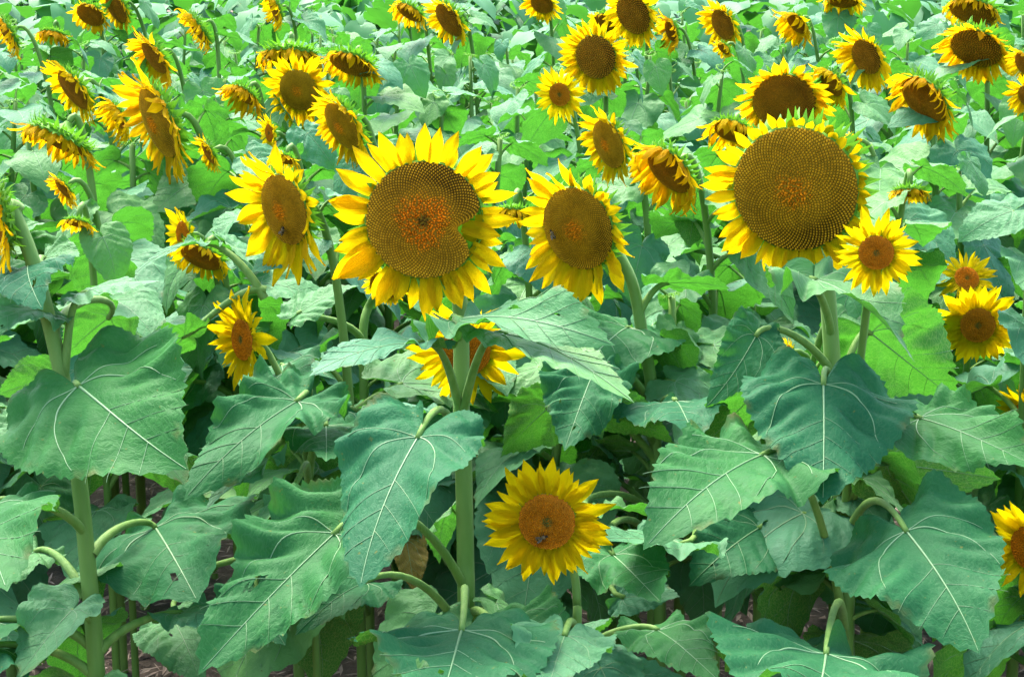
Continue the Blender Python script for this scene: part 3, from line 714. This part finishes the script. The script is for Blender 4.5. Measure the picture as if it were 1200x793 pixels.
for i, (key, att, b, t, sb, st, wid, hint, bend, fold, cup, *look) in enumerate(HERO):
    root, path, s = PL[key]; base = Vector(root.location)
    ss = STEM_PX[key][0] if key in STEM_PX else s
    p0 = at(att[0], att[1], ss)
    p0 = min(path, key=lambda q: (q - p0).length)if False else p0
    # nearest point of the stem at that height
    pb, pt = at(b[0], b[1], sb), at(t[0], t[1], st)
    Y = (pt - pb); ln = Y.length
    # the blade bends, so aim its start above the chord
    Y.normalize(); Nn = camvec(*hint); Z = (Nn - Y * Nn.dot(Y)).normalized()
    Rb = Matrix.Rotation(0, 3, 'X')
    ang = bend * .5
    Y2 = Y * math.cos(ang) + Z * math.sin(ang); Z2 = Z * math.cos(ang) - Y * math.sin(ang); X2 = Y2.cross(Z2)
    k = ln / (math.sin(bend * .5) / (bend * .5))
    rr = random.Random(300 + i)
    L = Leaf(500 + i, 144, 20, wid=wid * .9, bend=bend, fold=fold, cup=cup, wave=rr.uniform(.05, .11), quilt=rr.uniform(.022, .036), twist=rr.uniform(-.35, .35), holes=rr.choice((0, 0, 0, 1, 2)))
    if 'rumpled' in look: L = Leaf(500 + i, 144, 20, wid=wid, bend=bend, fold=fold, cup=cup, wave=.10, quilt=.06, crumple=2.0, holes=3)
    vv, vf = L.veins(22, True)
    M = frame(X2, Y2, Z2, pb - base) @ Matrix.Scale(k, 4)
    o = obj("leaf", mesh("leaf_blade", L.v, L.f, [M_LEAFD if 'dry' in look else M_LEAF_SHADED if k > .19 and hint[2] > .55 else M_LEAF], uv=L.uv), root, M)
    obj("veins", mesh("veins", vv, vf, [M_VEIN]), o)
    Mi = M.inverted()
    q0 = p0 - base; q3 = pb - base; dl = (q3 - q0).length
    out = (q3 - q0).normalized()
    pp = bez(q0, q0 + out * dl * .3 + Vector((0, 0, dl * .25)), q3 - Y2 * dl * .22 + Vector((0, 0, dl * .05)), q3 + Y2 * .004, 12)
    tv, tf = tube([Mi @ x for x in pp], np.linspace(.0095, .0052, 12) / k, 8)
    obj("petiole", mesh("petiole", tv, tf, [M_STEM]), o)
    c = pb.lerp(pt, .42); m_ = proj(c)
    KEEP.append((m_[0], m_[1], .36 * ln * FPX / m_[2], m_[2]))

# ------------------------------------------------------------------ leaves of the flowering plants
srnd = random.Random(5)
for key, (root, path, s) in PL.items():
    top = max(p.z for p in path)
    if key in ("A", "B", "C", "Y"):
        scatter_leaves(root, path, .3, min(.95, top * .8), 12, .22, srnd, True); continue
    near = s > 400
    scatter_leaves(root, path, top * .46, top * (.97 if key not in STEM_PX else .8), 13 if s > 300 else 10, .25, srnd, near)

# ------------------------------------------------------------------ plants without open flowers filling the field
frnd = random.Random(77); made = 0; tries = 0
BUD = RECEPT
cand = []
while tries < 20000 and len(cand) < 400:
    tries += 1
    y = 4.2 + (15.5 - 4.2) * frnd.random() ** .85
    x = frnd.uniform(-.26 * y - .95, .26 * y + .95)
    if any((x - a) ** 2 + (y - b) ** 2 < (.27 + .006 * y) ** 2 for a, b in STEMS): continue
    STEMS.append((x, y)); cand.append((x, y))
cand.sort(key=lambda c: c[1]); cand = cand[:285]
for x, y in cand:
    hgt = frnd.uniform(1.10, 1.46); lean = Vector((frnd.uniform(-.08, .08), frnd.uniform(-.08, .08), 0))
    base = Vector((x, y, 0))
    root = obj("sunflower_plant", None); root.location = base; root.empty_display_size = .05
    root["label"] = "leafy sunflower plant with no open flower showing in the dense field"; root["category"] = "sunflower"; root["group"] = "leafy plants without open flowers"
    path = bez(base + Vector((0, 0, -.02)), base + Vector((0, 0, hgt * .4)), base + lean + Vector((0, 0, hgt * .7)), base + lean * 1.6 + Vector((0, 0, hgt)), 10)
    m = proj(path[-1])
    if leaf_hits(m, 6, m[2]): path = path[:8]
    add_stem(root, path, .0145, .008, 8 if y < 6.5 else 5)
    near = y < 6.3
    zlo = .5 if y < 7 else .62
    scatter_leaves(root, path, zlo, path[-1].z - .01, 18 if y < 7 else 13 if y < 11 else 10, .245, frnd, near)
    if len(path) == 10:
        Nn = Vector((frnd.uniform(-.5, .3), frnd.uniform(-.5, .2), 1)).normalized(); X = Nn.orthogonal().normalized(); Y = Nn.cross(X)
        bd = obj("bud", BRACT[frnd.randrange(3)], root, frame(X, Y, Nn, path[-1] - base + Nn * .012) @ Matrix.Scale(frnd.uniform(.02, .032), 4))

# far rows beyond: one mass
V, F, FM, k = [], [], [], 0
fr2 = random.Random(9)
Ls = [Leaf(900 + i, 14, 2, bend=.7, fold=.1, cup=.3, wave=.06) for i in range(5)]
for i in range(1500):
    y = fr2.uniform(cand[-1][1] + .1, 36); x = fr2.uniform(-.3 * y - 2, .3 * y + 2)
    for j in range(7):
        L = Ls[fr2.randrange(5)]; sc = fr2.uniform(.18, .28)
        A = np.array(Matrix.Translation((x, y, fr2.uniform(.6, 1.35))) @ Matrix.Rotation(fr2.uniform(0, 6.28), 4, 'Z') @ Matrix.Translation((0, .1, 0)) @ Matrix.Rotation(R(fr2.uniform(-60, 5)), 4, 'X') @ Matrix.Scale(sc, 4))
        V.append(L.v @ A[:3, :3].T + A[:3, 3]); F += [tuple(q + k for q in fa) for fa in L.f]; k += len(L.v)
far = obj("far_sunflowers", mesh("far_sunflowers", np.concatenate(V), F, [M_LEAF])); far["kind"] = "stuff"
far["label"] = "distant mass of sunflower leaves closing the back of the field"; far["category"] = "sunflowers"

# ------------------------------------------------------------------ bees
def bee(label, key_head, px, py, rot):
    hd = next(h for h in HEADS if h[0] == key_head); s = hd[3]; N = head_axes(hd[6], hd[7]); ctr = at(hd[1], hd[2], s); Rd = hd[4] / s
    ray = (at(px, py, s) - CP).normalized(); pl = ctr + N * Rd * .17
    t = (pl - CP).dot(N) / ray.dot(N); p = CP + ray * t + N * .003
    prof = [(-.0085, .0002), (-.0075, .0017), (-.0055, .0028), (-.003, .0031), (-.001, .0022), (0, .0014), (.001, .0022), (.003, .0028), (.005, .0022), (.0056, .0010), (.0064, .0018), (.0078, .0018), (.0088, .0008), (.009, .0001)]
    V, F, Cc = [], [], []
    for i, (x, r_) in enumerate(prof):
        for j in range(10):
            a = j * math.pi / 5; V.append((x, r_ * math.cos(a), r_ * .9 * math.sin(a) + .0028))
            Cc.append((.02, .015, .01) if i in (0, 2, 4, 9, 10, 11, 12, 13) else ((.16, .10, .03) if i < 5 else (.12, .085, .04)))
    for i in range(len(prof) - 1):
        for j in range(10): F.append((i * 10 + j, i * 10 + (j + 1) % 10, i * 10 + 10 + (j + 1) % 10, i * 10 + 10 + j))
    X = Vector((0, 0, 1)).cross(N).normalized(); Y = N.cross(X)
    root = obj("bee", None, None, frame(X, Y, N, p) @ Matrix.Rotation(R(rot), 4, 'Z') @ Matrix.Scale(1.35, 4))
    root["label"] = label; root["category"] = "bee"; root["group"] = "bees on the flowers"; root.empty_display_size = .01
    obj("body", mesh("bee_body", V, F, [M_BEE], col=np.array(Cc)), root)
    for sg in (-1, 1):
        w = [(0, 0, .0055)] + [(.002 - .0085 * (.5 - .5 * math.cos(t)) - .001, sg * (.001 + .0028 * (.5 - .5 * math.cos(t)) + .0016 * math.sin(t)), .0058 + .001 * math.sin(t)) for t in np.linspace(0, 6.0, 12)]
        obj("wing", mesh("wing", w, [(0, i, i + 1) for i in range(1, 12)], [M_WING]), root)
        for q in (-1, 0, 1):
            x = .002 + q * .0018
            v, f = tube([Vector((x, sg * .002, .002)), Vector((x + q * .001, sg * .005, .0035)), Vector((x + q * .002, sg * .0065, -.002))], [.0004, .0003, .0002], 4)
            obj("leg", mesh("bee_leg", v, f, [M_BEE], col=np.tile((.02, .015, .01), (len(v), 1))), root)
bee("bee on the low bright yellow flower at the bottom centre", "Y", 635, 629, 20)
bee("bee on the left-turned flower left of the largest one", "h22", 334, 270, 60)
bee("bee on the oval left-turned disc between the two largest flowers", "D", 650, 274, 120)
